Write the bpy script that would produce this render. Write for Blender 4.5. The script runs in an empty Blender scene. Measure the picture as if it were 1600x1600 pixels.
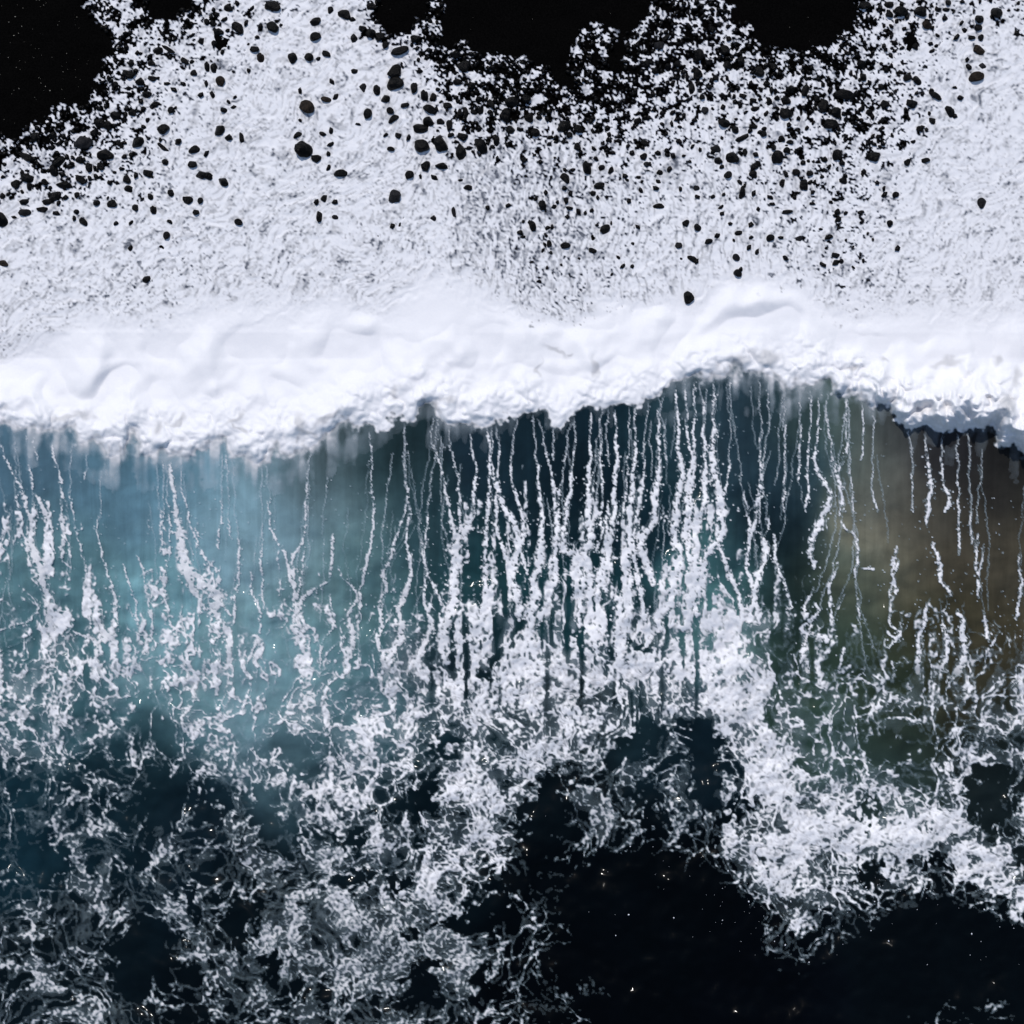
import bpy, bmesh, math
import numpy as np
from mathutils import Vector

# ---------------------------------------------------------------- camera, sky, sun, exposure
scene = bpy.context.scene
cam_data = bpy.data.cameras.new('camera')
cam_data.sensor_width = 36.0
cam_data.lens = 36.0 * 70.0 / 48.0
cam_data.clip_start = 0.5
cam_data.clip_end = 6000.0
camera = bpy.data.objects.new('camera', cam_data)
camera.location = (0, 0, 70.0)
camera.rotation_euler = (0, 0, 0)
scene.collection.objects.link(camera)
scene.camera = camera

SUN_ELEV, SUN_AZ = math.radians(56), math.radians(-18)      # azimuth from +Y (inland) towards +X
world = bpy.data.worlds.new('World'); scene.world = world; world.use_nodes = True
wn = world.node_tree.nodes; wl = world.node_tree.links
sky = wn.new('ShaderNodeTexSky'); sky.sky_type = 'NISHITA'; sky.sun_disc = False
sky.sun_elevation = SUN_ELEV; sky.sun_rotation = SUN_AZ
wl.new(sky.outputs[0], wn['Background'].inputs[0]); wn['Background'].inputs[1].default_value = 0.12
sun_data = bpy.data.lights.new('sun', 'SUN'); sun_data.energy = 2.3; sun_data.angle = math.radians(0.6); sun_data.color = (1.0, 0.955, 0.91)
sun = bpy.data.objects.new('sun', sun_data); scene.collection.objects.link(sun)
sd = Vector((math.sin(SUN_AZ) * math.cos(SUN_ELEV), math.cos(SUN_AZ) * math.cos(SUN_ELEV), math.sin(SUN_ELEV)))
sun.rotation_euler = (-sd).to_track_quat('-Z', 'Y').to_euler(); sun.location = (0, 40, 60)
vs = scene.view_settings
vs.view_transform = 'Standard'; vs.look = 'None'; vs.exposure = 0.0; vs.gamma = 1.0; vs.use_curve_mapping = False
scene.cycles.max_bounces = 5; scene.cycles.diffuse_bounces = 2; scene.cycles.transparent_max_bounces = 8; scene.cycles.caustics_reflective = False; scene.cycles.caustics_refractive = False

STEP = 1.5625
# ---------------------------------------------------------------- the plan of the shore
# Plan units: u runs along the shore, v out to sea; one unit is S metres.
S, H = 0.03, 70.0
RS = np.random.RandomState

def axis():
    lo, hi = -700.0, 2300.0
    a = np.arange(-6, 1606.1, STEP)
    left = -6 - np.cumsum(np.geomspace(STEP, 16, 70)); left = left[left > lo][::-1]
    right = a[-1] + np.cumsum(np.geomspace(STEP, 16, 70)); right = right[right < hi]
    return np.concatenate([left, a, right])
AX = axis()
UU, VV = np.meshgrid(AX, AX)            # rows are v
SHP = UU.shape

# ---- noise kit
_tex = {}
def tex(seed, beta=2.0, hp=6, n=1024, lp=400):
    k = (seed, beta, hp, lp)
    if k not in _tex:
        r = RS(seed).normal(size=(n, n))
        f = np.fft.rfft2(r)
        fy = np.fft.fftfreq(n)[:, None] * n; fx = np.fft.rfftfreq(n)[None] * n
        q = np.hypot(fx, fy); q[0, 0] = 1
        amp = q ** (-beta) * (1 - np.exp(-(q / hp) ** 4)) * np.exp(-(q / lp) ** 2)
        t = np.fft.irfft2(f * amp, s=(n, n)); t = (t - t.mean()) / t.std()
        _tex[k] = t.astype(np.float32)
    return _tex[k]
def samp(t, x, y):
    n = t.shape[0]
    x0 = np.floor(x).astype(np.int32); y0 = np.floor(y).astype(np.int32)
    fx = (x - x0).astype(np.float32); fy = (y - y0).astype(np.float32)
    x0 &= n - 1; y0 &= n - 1; x1 = (x0 + 1) & (n - 1); y1 = (y0 + 1) & (n - 1)
    a = t[y0, x0] * (1 - fx) + t[y0, x1] * fx
    b = t[y1, x0] * (1 - fx) + t[y1, x1] * fx
    return a * (1 - fy) + b * fy
def noise(u, v, wl, seed, beta=1.6, hp=6, wv=None, rot=0.0, cut=5.5):
    """unit-variance noise, longest wavelength wl (wv along v)"""
    k = 1024 / hp
    c, s = math.cos(rot), math.sin(rot)
    a, b = u * c + v * s, v * c - u * s
    return samp(tex(seed, beta, hp, 1024, min(400.0, round(hp * min(wl, wv or wl) / cut))), a * (k / wl), b * (k / (wv or wl)))
def worley(u, v, cell, seed, asp=1.0, jit=0.95):
    """distances to the nearest and second nearest feature point, in cells"""
    r = RS(seed); n = 256
    jx = r.rand(n, n).astype(np.float32) * jit; jy = r.rand(n, n).astype(np.float32) * jit
    x = (u / cell).astype(np.float32); y = (v / (cell * asp)).astype(np.float32)
    ix = np.floor(x).astype(np.int32); iy = np.floor(y).astype(np.int32)
    fx = x - ix; fy = y - iy
    f1 = np.full(x.shape, 9, np.float32); f2 = f1.copy(); rid = r.rand(n, n).astype(np.float32); fid = np.zeros(x.shape, np.float32)
    for dy in (-1, 0, 1):
        for dx in (-1, 0, 1):
            a = (ix + dx) & 255; b = (iy + dy) & 255
            d = (dx + jx[b, a] - fx) ** 2 + (dy + jy[b, a] - fy) ** 2
            m = d < f1
            f2 = np.where(m, f1, np.minimum(f2, d)); f1 = np.where(m, d, f1); fid = np.where(m, rid[b, a], fid)
    worley.cell = fid                          # a random number for each cell
    return np.sqrt(f1), np.sqrt(f2)
def rank(a):
    """flatten to a uniform 0..1 spread"""
    q = np.quantile(a[::5, ::5], np.linspace(0, 1, 129))
    return np.interp(a, q, np.linspace(0, 1, 129)).astype(np.float32)
def sst(a, b, x):
    t = np.clip((x - a) / (b - a), 0, 1); return t * t * (3 - 2 * t)
def lerp(a, b, t): return a + (b - a) * t
def curve(pts, u):
    p = np.array(pts, float); return np.interp(u, p[:, 0], p[:, 1])
def digits(rows, u, v, v0, cell=50.0):
    """smooth lookup in a table of tenths, one row per 50 units of v, one digit per 50 units of u"""
    t = np.array([[int(c) for c in r] for r in rows], np.float32) / 9
    t = np.pad(t, 2, mode='edge')
    x = np.clip(u / cell - 0.5 + 2, 1.001, t.shape[1] - 2.002); y = np.clip((v - v0) / cell - 0.5 + 2, 1.001, t.shape[0] - 2.002)
    ix = np.floor(x).astype(int); iy = np.floor(y).astype(int); fx = x - ix; fy = y - iy
    def w(f): return [(1 - f) ** 3 / 6, (3 * f ** 3 - 6 * f ** 2 + 4) / 6, (-3 * f ** 3 + 3 * f ** 2 + 3 * f + 1) / 6, f ** 3 / 6]
    wx, wy = w(fx), w(fy); o = 0
    for j in range(4):
        for i in range(4):
            o = o + wy[j] * wx[i] * t[np.clip(iy + j - 1, 0, t.shape[0] - 1), np.clip(ix + i - 1, 0, t.shape[1] - 1)]
    return o
def ellipses(lst, u, v, soft=0.35):
    o = np.zeros(u.shape, np.float32)
    for (a, b, ra, rb, ang) in lst:
        R = max(ra, rb) * 1.7
        j0, j1 = np.searchsorted(AX, [b - R, b + R]); i0, i1 = np.searchsorted(AX, [a - R, a + R])
        if j1 <= j0 or i1 <= i0: continue
        uu, vv = u[j0:j1, i0:i1] - a, v[j0:j1, i0:i1] - b
        c, s = math.cos(math.radians(ang)), math.sin(math.radians(ang))
        d = np.hypot((uu * c + vv * s) / ra, (vv * c - uu * s) / rb)
        o[j0:j1, i0:i1] = np.maximum(o[j0:j1, i0:i1], 1 - sst(1 - soft, 1 + soft, d))
    return o
def polys(lst, u, v):
    o = np.zeros(u.shape, bool)
    for P in lst:
        c = np.zeros(u.shape, bool); n = len(P)
        for i in range(n):
            x0, y0 = P[i]; x1, y1 = P[(i + 1) % n]
            if y0 == y1: continue
            k = ((y0 > v) != (y1 > v)) & (u < (x1 - x0) * (v - y0) / (y1 - y0) + x0)
            c ^= k
        o |= c
    return o

# ---- outlines read off the place
TOP = [(-900,600),(0,556),(120,530),(240,502),(320,486),(440,480),(560,474),(640,452),(700,440),(745,452),(780,474),(830,500),(880,522),(915,500),(960,484),(1020,478),(1075,470),(1130,442),(1200,436),(1250,452),(1290,478),(1340,492),(1400,497),(1500,494),(1600,488),(2500,470)]
BOT = [(-900,620),(0,664),(60,672),(110,680),(150,695),(170,708),(192,704),(202,680),(220,700),(236,712),(287,710),(312,700),(337,694),(370,712),(405,718),(440,712),(472,704),(506,688),(530,664),(560,670),(597,668),(648,652),(662,634),(690,646),(732,668),(773,660),(800,650),(820,636),(850,652),(874,662),(900,646),(918,635),(950,634),(986,631),(1030,614),(1063,594),(1100,586),(1141,580),(1190,586),(1229,602),(1296,604),(1347,618),(1391,650),(1418,662),(1450,672),(1482,680),(1512,668),(1549,680),(1580,700),(1600,716),(1700,740),(2500,760)]
BEACH = [
 [(-900,-900),(138,-900),(138,5),(150,30),(180,40),(190,80),(192,95),(165,110),(155,150),(120,170),(110,190),(75,190),(50,215),(20,222),(-900,300)],
 [(205,-900),(310,-900),(312,5),(300,35),(265,45),(240,45),(215,30)],
 [(590,-900),(1055,-900),(1055,10),(1010,30),(1000,55),(985,60),(992,110),(990,135),(960,152),(938,140),(940,100),(955,80),(945,55),(905,55),(900,100),(910,140),(925,155),(905,165),(880,160),(860,130),(830,120),(815,95),(790,110),(765,100),(740,105),(700,90),(690,125),(670,130),(660,80),(665,55),(700,20),(690,5),(655,30),(640,60),(600,66),(570,54),(580,24)],
 [(1130,-900),(1355,-900),(1352,10),(1345,35),(1365,75),(1335,75),(1325,62),(1300,68),(1285,100),(1240,105),(1215,90),(1180,95),(1172,60),(1140,50),(1128,20)],
 [(1073,20),(1093,25),(1100,90),(1085,100),(1070,60)]]
SWASH = [
 "55555557788887444322233335555776",
 "55455768999985322222233323466889",
 "33346788899997422232345553447899",
 "22336889999998434432466664346999",
 "23457889999998656666777876557899",
 "65567899999999886677888766689999",
 "88888899999999887667888887778999",
 "99999889999999877788899988789999",
 "99988889989999887678999988788999",
 "98988899999999998788999999889999",
 "99999999999999999999999999999999"]
LACE = [   # v from 650
 "00000000000000111111120000000000",
 "10000100000000121222230001000000",
 "21000200000011232233341000010100",
 "23100410000011353434461102000000",
 "34100510110010554545571201000000",
 "25111431121111655556672311010100",
 "24322441232112766567784511111211",
 "35433453343132776667785332222222",
 "45433333444354667666669823333324",
 "34332333343555576654339832233335",
 "33322233433554356644322873221134",
 "22321232345544466633333475333352",
 "23321244235424762143236676666773",
 "22442222335345664113212677777764",
 "22233332355456421100001377432267",
 "23333442566555322100000122210014",
 "33321454666566532100000012100000",
 "33321245434545542110000000000000",
 "24432112233433321110000000001111"]
POOLS = [(692,1171,26,22,0),(658,1259,48,20,-22),(986,1161,56,20,-42),(844,1296,28,70,8),(862,1245,20,44,20),(1013,1276,13,50,0),(901,1208,16,18,0),
 (550,1377,28,20,0),(621,1384,14,20,0),(746,1431,52,24,0),(793,1390,34,15,0),(641,1458,14,14,0),(658,1540,20,36,0),(766,1540,30,20,0),
 (226,1499,42,58,0),(375,1441,26,38,0),(402,1256,22,36,-15),(263,1249,42,36,0),(216,1343,20,30,10),(324,1259,18,28,0),(422,1509,17,16,0),
 (300,1400,11,38,-18),(67,1340,40,34,0),(142,1195,18,14,0),(115,1229,20,12,10),(452,1279,10,8,0),(472,1303,9,9,0),(472,1219,20,20,0),
 (449,1171,25,26,0),(263,1148,22,20,0),(219,1111,26,20,0),(1391,1175,36,26,15),(1094,1161,22,52,0),(1364,1360,28,16,0),(1458,1347,30,10,0),
 (1357,1269,20,12,0),(1549,1249,36,40,20),(1593,1330,14,17,0),(1144,1262,28,12,0),(1124,1310,14,10,0),(1100,1230,16,40,0),(960,1340,60,18,0),
 (318,1160,18,14,0),(540,1300,20,14,0),(330,1010,22,10,-10),(325,978,26,9,-8),(1000,1010,12,16,0),(905,985,9,18,0),(770,1060,12,16,0)]
BRIGHT = [(-900,0),(0,0)]
STREAKS = []
def _st(ox, oy, txt):
    for line in txt.strip().splitlines():
        w, p = line.split(':')
        w = [float(x) for x in w.split()]
        q = [float(x) for x in p.replace(',', ' ').split()]
        STREAKS.append((w, [(ox + q[i] / 2.963, oy + q[i + 1] / 2.963) for i in range(0, len(q), 2)]))
_st(0, 530, """
2 3 5 9 11 13 14 10:0,490 50,610 110,720 150,850 140,960 200,1060 200,1300 170,1400
2 3 5:70,720 90,840 130,980
1.5 2.5 6 8 8 7:135,580 160,700 220,800 260,880 230,1000 220,1100
1.5 3 4 5 5:240,470 290,700 285,800 300,900 290,1010
1 3:320,700 340,900 390,1040 400,1200 430,1340
1 1:150,460 175,560
1 1:400,560 400,650
1 2 3 6 8:465,820 465,940 490,1050 520,1190 520,1380
1 3:550,1040 590,1200 590,1340 640,1390
1 4:640,1000 655,1150 650,1320 640,1380
1 2:740,1060 690,1170 650,1300
3 6 9 13 17 20 16 9 8 7 6:785,560 800,700 830,830 850,930 860,1050 920,1140 980,1180 1060,1280 1085,1400 1060,1520 990,1590
1 3:775,740 800,860 810,1000 790,1100 800,1200 820,1330 870,1400
1 5:840,680 880,850 930,1010 980,1060 1020,1150 1090,1280
8 6:860,1050 880,1150 900,1250
1 1:730,780 725,900 720,1000
1 1:760,800 765,1000
1 2:1030,750 1010,900 1000,970
1 1:1050,480 1045,600
1 1:1050,830 1060,920
1 3:1085,900 1105,1050 1100,1250 1100,1400
1 3:1150,1080 1180,1200 1210,1330 1180,1500
1 1:1210,980 1210,1150 1230,1250
1 7:1250,750 1260,880 1310,1010 1330,1100 1320,1300 1300,1430
1 4:1420,620 1410,900 1350,1000 1330,1150
1 3:1400,980 1390,1300 1410,1480 1460,1560
2 5:1550,900 1520,1080 1440,1200 1380,1300
1 2:1500,1180 1520,1300 1470,1500
1 2:1550,1350 1500,1480 1460,1540
2 4:560,1380 610,1500 680,1590
1 2:660,1380 760,1480 860,1460 880,1400
2 2:880,1400 960,1370 1020,1320 1000,1200
2 3:890,1480 930,1560 1040,1550 1080,1460
1 2:240,1380 160,1530 60,1500
1 2:0,1360 120,1300 160,1220
2 5:320,1350 400,1420 360,1590
8 8:480,1230 500,1400
""")
_st(530, 530, """
1 3:145,400 150,700 140,900 110,1100 100,1180 120,1250
1 5:305,600 290,850 250,1050 160,1220 150,1400 160,1590
1 2 3 4 7 9 10:300,700 300,950 320,1100 300,1250 310,1350 270,1400 250,1560
1 2 5 8 9:0,1050 60,1180 30,1270 60,1400 20,1570
1 1 2 4 7 6 6:390,900 380,1000 350,1150 380,1300 370,1400 340,1490 400,1580
1 2:430,720 430,950 390,1060 420,1230
1 3 5 4:425,450 480,640 495,850 510,1080
1 4:505,490 545,640 550,800 590,890
1 3 5 7 11 14 14:600,440 635,600 640,700 640,840 600,900 570,1000 560,1250
2 4 5 6 7:680,380 700,560 690,800 680,1050 650,1250
1 4:735,450 740,600 730,760
3 5 8 11 12 12 11:700,560 720,650 760,760 810,850 820,1000 760,1100 750,1300
2 4:800,520 795,640 830,750 840,880
2 4 6 12 12:905,520 915,650 920,830 890,1000 930,1200
1 4 6 7 8 9:945,480 985,620 1000,800 980,950 990,1080 970,1300
1 1:990,400 990,560
1 3:1050,520 1030,700 1010,850
1 3 5 6 9:1090,460 1080,650 1065,850 1060,970 1090,1010
2 4 6 10 12:1165,340 1160,600 1150,750 1130,950 1110,1060
1 3:1205,370 1210,700 1190,880 1170,980
2 5 6 8 10 12:1275,330 1285,520 1265,700 1270,900 1230,1080 1290,1200
1 1:1240,480 1250,580
2 6:1230,760 1220,900 1220,1000
1 3 6 9 10:1370,330 1370,700 1360,920 1320,1000 1320,1150
1 2:1340,540 1330,700 1320,850
1 6:1410,480 1410,660 1390,850 1380,1100 1380,1230
1 6 8 10:1480,330 1470,700 1460,850 1420,950
1 2:1500,400 1510,560
2 5 8 12 14:1555,200 1570,480 1580,650 1560,900 1520,1100
""")
_st(1060, 530, """
1 3 6 8:30,200 40,400 60,560 40,800
1 5:75,230 70,500 70,700
2 4 7 10:115,280 110,500 100,700 90,900
2 5 8 11 14:165,230 160,500 150,680 140,850 110,1000
1 6:250,560 240,720 220,880 210,1050 240,1250
1 3:285,700 300,870 280,1050
1 1:330,700 290,820
2 6 9 12:345,820 350,950 330,1050 340,1300
1 1:380,450 375,640 370,850
1 6:410,580 400,850 390,1000 420,1250
2 3:470,900 480,1050 490,1250
.8 .8:490,400 490,800
1 2:570,400 560,650
1 2:615,260 605,500 600,800
1 3 4 5 8 7 5:650,350 630,560 670,700 650,850 620,900 590,1000 620,1060
1 2:685,370 715,620 720,800 760,880 830,960 840,1100
1 2:780,240 780,500 740,640 750,800
.8 .8:800,600 810,800
1.5 1.5:855,330 860,560
1 1:900,700 910,800
1.5 2 4 6 2:1135,330 1150,560 1170,680 1160,750 1165,860
1.5 3 5 3:1215,550 1230,680 1260,740 1240,800
1 1.5:1295,600 1295,900 1295,1000
.8 .8:1080,620 1075,800
2 4:985,960 965,1080 970,1180
2 2:1005,1020 990,1200
3 3:870,1060 890,1065
1 2:1400,900 1370,1050 1365,1200
.8 .8:1350,800 1345,950
2 5 5 2:1200,940 1230,1050 1215,1120 1240,1190
1 3:1585,1000 1560,1150 1530,1300
.8 .8:1430,950 1410,1100
1 4:730,1030 710,1130 740,1250 760,1310
1 1:780,1180 780,1250
2 2:830,1200 840,1300
1 3:930,1250 910,1300 960,1390 1000,1350
1 2:620,1150 650,1260
2 3:1060,1310 1030,1390 990,1430
2 6:1120,1220 1110,1400 1090,1550
3 9:1290,1250 1320,1290 1310,1450 1280,1590
2 8:1210,1300 1190,1430 1160,1560
2 4:1380,1260 1380,1400
2 2:1470,1370 1440,1470
3 7:540,1220 590,1270 650,1350 730,1400
3 5:540,1290 520,1500
5 5:640,1490 560,1560
5 5:800,1430 780,1590
5 5:920,1490 910,1590
""")
WATER = """50 720 70 105 125/200 760 85 125 145/230 720 70 110 130/300 800 108 148 166/100 900 80 120 130/350 850 122 158 172/250 950 108 158 170/450 780 108 143 158/510 720 66 82 88/520 850 108 138 148/600 800 72 98 104/640 730 25 45 50/650 850 35 65 75/580 870 88 128 133/600 1000 88 128 138/560 930 85 120 125/650 960 58 102 108/750 700 25 45 60/800 720 22 50 62/850 750 15 35 45/900 760 10 25 35/950 720 15 40 55/880 900 20 60 68/760 900 25 65 72/1000 720 20 50 60/1080 640 50 75 85/1150 680 35 58 72/1200 750 30 55 68/1140 900 60 110 115/1150 980 95 145 145/1220 850 15 30 38/1230 700 40 62 72/1350 700 52 62 62/1300 640 60 80 75/1380 750 88 90 82/1350 830 128 124 104/1330 880 112 108 92/1400 900 62 60 47/1420 800 70 66 54/1500 850 58 53 42/1580 850 62 57 45/1500 720 30 30 32/1580 730 24 24 24/1450 700 30 30 36/1300 950 45 55 45/1250 950 25 40 38/1450 1000 50 48 32/1550 1000 50 46 32/1350 1020 35 50 40/1250 1050 42 64 56/1400 1100 30 40 28/1500 1100 38 36 25/1400 1180 25 40 40/1330 1200 48 70 66/1560 1200 12 22 25/100 1050 60 100 110/250 1050 108 152 162/350 1040 108 148 158/450 1050 108 152 162/550 1060 88 132 142/100 1120 48 86 96/300 1120 88 128 138/400 1100 116 152 166/500 1130 75 110 120/450 1200 50 76 86/250 1200 14 36 44/150 1250 8 30 40/50 1300 10 40 52/300 1300 8 25 35/600 1120 58 92 102/700 1050 15 30 38/700 1150 20 50 60/800 1100 15 35 42/1000 1100 25 50 58/1080 1150 10 28 38/700 1250 5 18 25/900 1200 6 16 22/550 1300 8 24 32/400 1400 4 14 20/100 1500 6 18 25/600 1500 4 12 18/900 1400 2 7 12/1100 1400 2 6 10/1200 1500 2 5 10/900 1550 2 5 9/1450 1450 2 6 10/1550 1550 2 6 10/1300 1350 4 10 14/400 1580 4 12 18/-200 900 80 120 130/-200 1200 20 50 60/1800 900 56 52 41/1800 1200 14 20 22/1800 1500 2 6 10/-200 1550 4 14 20"""  # the dark tones below the right lip are its shade, painted into the tint

# ---- fields
warpA = noise(UU, VV, 180, 11, 2.6); warpB = noise(UU, VV, 180, 12, 2.6)
warpC = noise(UU, VV, 34, 13, 2.4); warpD = noise(UU, VV, 34, 14, 2.4)

vtop = curve(TOP, UU) + 9 * warpA + 5 * warpC
vbot0 = curve(BOT, UU)
DB = VV - vbot0                                   # seaward of the crest line
ROLL = (VV > vtop) & (DB < 0)

# streaks: threads of bubbles drawn out along the back of the wave
def draw_streaks():
    n0, n1 = -100, 1701; st = 1.0
    img = np.zeros((1801, 1801), np.float32)
    r = RS(5)
    wig = tex(21, 2.2, 6); wig2 = tex(22, 1.6, 40)
    P, Wd, Am = [], [], []
    def run(w, pts, seed, amp=1.0):
        pts = np.array(pts, float)
        seg = np.hypot(*np.diff(pts, axis=0).T); L = np.concatenate([[0], np.cumsum(seg)])
        n = int(L[-1] / 0.7) + 2; t = np.linspace(0, L[-1], n)
        k = np.linspace(0, L[-1], len(w))
        x = np.interp(t, L, pts[:, 0]); y = np.interp(t, L, pts[:, 1])
        ker = np.ones(25) / 25
        if n > 60:
            xs = np.convolve(np.pad(x, 12, mode='edge'), ker, 'valid'); x = xs
        ww = np.interp(t, k, w) * 0.80
        vb = np.interp(x, *np.array(BOT).T); ww = ww * lerp(0.5, 1.0, sst(20, 190, y - vb))
        x = x + 13 * samp(tex(24, 2.4, 6), x * 2.2 + 50, y * 0.3 + 10) * sst(30, 330, y - np.interp(x, *np.array(BOT).T)) + 1.1 * samp(wig, t * 2.2 + seed * 37.1, np.full(n, seed * 11.3)) + 0.7 * samp(wig2, t * 6 + seed * 17.0, np.full(n, seed * 5.7))
        bead = 0.72 + 0.42 * samp(wig2, t * 5 + seed * 71.0, np.full(n, seed * 3.1 + 400)) + 0.22 * samp(wig, t * 3 + seed * 9.0, np.full(n, seed * 7.7 + 99))
        gap = sst(-1.1, -0.2, samp(wig, t * 4 + seed * 5.0, np.full(n, seed * 2.9 + 300)) + np.clip(ww - 1.5, 0, 2))
        ends = np.clip(np.minimum(t + 6, (L[-1] - t) * 1.0 + 8) / 14, 0.25, 1)
        ww = np.clip(ww * bead, 0.35, None) * (0.35 + 0.65 * gap) * ends
        # the strand is made of a core and loose bubbles on both sides
        P.append(np.stack([x, y], 1)); Wd.append(ww * 0.62 + 0.30); Am.append(np.clip(0.42 + 0.34 * ww, 0, 1) * amp)
        m = r.rand(n) < np.clip(ww * 0.10, 0.04, 0.6)
        off = r.normal(size=n) * (ww * 0.8 + 1.6)
        P.append(np.stack([x + off, y + r.normal(size=n) * 3], 1)[m]); Wd.append((0.40 + r.rand(n) * (0.5 + 0.12 * ww))[m]); Am.append(np.full(m.sum(), 0.75 * amp))
    for i, (w, pts) in enumerate(STREAKS):
        run(w, pts, i + 1)
        vb = np.interp(pts[0][0], *np.array(BOT).T)
        if 12 < pts[0][1] - vb < 150:             # thin beginning right at the lip
            u1, v1 = pts[0]; dx = r.normal() * 5
            run([.45, .6, .8], [(u1 + dx, vb + 4), (u1 + dx * .4, (vb + v1) / 2), (u1, v1 + 4)], 700 + i, 0.72)
    for i, (w, pts) in enumerate(STREAKS):
        if 690 < pts[-1][0] < 1130 and pts[-1][1] < 960 and w[-1] > 3:
            u1, v1 = pts[-1]; ln = r.uniform(60, 150)
            run([w[-1], w[-1] * 1.1, w[-1] * .7], [(u1, v1 - 6), (u1 + r.normal() * 5, v1 + ln * .5), (u1 + r.normal() * 9, v1 + ln)], 900 + i)
    # finer threads in between
    for i in range(130):
        u0 = r.uniform(-100, 1700)
        if (80 < u0 < 230 and r.rand() < .6) or (u0 > 1330 and r.rand() < .6): continue
        v0 = np.interp(u0, *np.array(BOT).T) + 6 + r.gamma(1.4, 60)
        ln = r.gamma(2.6, 55) + 50
        dr = r.normal() * 0.09 + (0.10 if u0 < 350 else 0.0) * (1 - u0 / 350)
        if 700 < u0 < 1130: ln *= 0.8
        pts = [(u0, v0), (u0 + dr * ln * .5 + r.normal() * 3, v0 + ln * .5), (u0 + dr * ln + r.normal() * 5, v0 + ln)]
        run([.3, .42 + .4 * r.rand() ** 2, .4], pts, 300 + i, 0.40 + 0.28 * r.rand())
    # scattered bubbles
    n = 2600
    u0 = r.uniform(-90, 1690, n); v0 = np.interp(u0, *np.array(BOT).T) + 30 + r.gamma(3, 75, n)
    ok = samp(tex(23, 1.6, 6), u0 * 2.0, v0 * 0.6) > 0.2
    P.append(np.stack([u0, v0], 1)[ok]); Wd.append((0.35 + 0.5 * r.rand(n) ** 2)[ok]); Am.append(np.full(ok.sum(), 0.6))
    P = np.concatenate(P); Wd = np.concatenate(Wd); Am = np.concatenate(Am)
    # splat as soft discs
    R = 22
    big = Wd > 3.2
    for mask, R in ((~big, 6), (big, 26)):
        p = P[mask]; w = Wd[mask]; am = Am[mask]
        cx = np.round(p[:, 0] - n0).astype(int); cy = np.round(p[:, 1] - n0).astype(int)
        for dy in range(-R, R + 1):
            for dx in range(-R, R + 1):
                d = np.hypot(cx + dx + n0 - p[:, 0], cy + dy + n0 - p[:, 1])
                val = (1.0 - d / (w * 1.02 + 0.78)) * am
                k = val > 0
                if not k.any(): continue
                X = cx[k] + dx; Y = cy[k] + dy
                ok = (X >= 0) & (X < 1801) & (Y >= 0) & (Y < 1801)
                np.maximum.at(img, (Y[ok], X[ok]), val[k][ok].astype(np.float32))
    return img
STK = draw_streaks()
def strk(u, v):
    x = np.clip(u + 100, 0, 1799); y = np.clip(v + 100, 0, 1799)
    x0 = x.astype(int); y0 = y.astype(int); fx = x - x0; fy = y - y0
    return (STK[y0, x0] * (1 - fx) + STK[y0, x0 + 1] * fx) * (1 - fy) + (STK[y0 + 1, x0] * (1 - fx) + STK[y0 + 1, x0 + 1] * fx) * fy

def blur(a, n):
    for _ in range(n):
        a = (a + np.roll(a, 1, 0) + np.roll(a, -1, 0)) / 3; a = (a + np.roll(a, 1, 1) + np.roll(a, -1, 1)) / 3
    return a
# --- lace on the open water: three nets of ropes and threads, drawn out along the wave and rounder offshore
def runs(ratios):
    """a coordinate along v that is stretched by the given ratios"""
    kv = [-900, 880, 980, 1080, 1180, 1300, 2500]; o = [kv[0] / ratios[0]]
    for k in range(6): o.append(o[-1] + (kv[k + 1] - kv[k]) / ratios[k])
    return np.interp(VV, kv, o)
VS = runs([3.0, 2.6, 2.0, 1.5, 1.15, 1.0]); VM = runs([2.6, 2.2, 1.7, 1.25, 1.0, 0.9]); VT = runs([1.8, 1.5, 1.2, 1.0, 0.8, 0.7])
wu = UU + 13 * warpA + 2.2 * warpC; wv = 13 * warpB + 2.2 * warpD
jx = noise(UU, VV, 12, 41, 2.2); jy = noise(UU, VV, 12, 42, 2.2)
a1, a2 = worley(wu + 0.5 * jx, VS + wv + 0.5 * jy, 52, 31); big = (a2 - a1) * 26; idb = worley.cell
b1, b2 = worley(wu + 1.5 * warpD + 0.5 * jx, VM + wv + 1.5 * warpC + 0.5 * jy, 26, 32); mid = (b2 - b1) * 13; idm = worley.cell
c1, c2 = worley(UU + 0.5 * jx + 2 * warpC, VT + 0.5 * jy + 2 * warpD, 12.5, 33); small = (c2 - c1) * 6.25; ids = worley.cell
fine = noise(UU, VV, 12, 43, 1.5)
worm = np.abs(noise(wu, VV + wv, 26, 44, 2.0, wv=11))
flow = noise(UU, VV, 70, 45, 2.2); flow2 = noise(UU, VV, 50, 85, 2.2); flow3 = noise(UU, VV, 36, 86, 2.0)
colm = noise(UU, VV, 30, 49, 2.0, wv=260)
DL = digits(LACE, UU + 12 * warpA + 4 * warpC, VV + 12 * warpB + 4 * warpD, 650)
mids = sst(640, 720, UU) * (1 - sst(1080, 1140, UU))
DL = DL * lerp(sst(700, 960, VV + 20 * warpB + 55 * colm), sst(790, 1060, VV + 15 * warpB + 75 * colm), mids)
DL = DL * (1 + 0.38 * colm * (1 - sst(1000, 1150, VV)))
band = ellipses([(1140,1010,34,60,-10),(1160,1090,38,70,-6),(1180,1170,42,70,-14),(1215,1240,44,62,-35),(1270,1290,60,38,22),(1350,1300,70,34,5),(1440,1295,70,38,-6),(1520,1340,60,32,30),(1590,1395,50,30,35),(1240,1340,46,44,-20),(1660,1440,60,30,30)], UU + 8 * warpA + 6 * warpC, VV + 8 * warpB + 6 * warpD, 0.5)
DL = np.maximum(DL, 0.93 * band)
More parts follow.
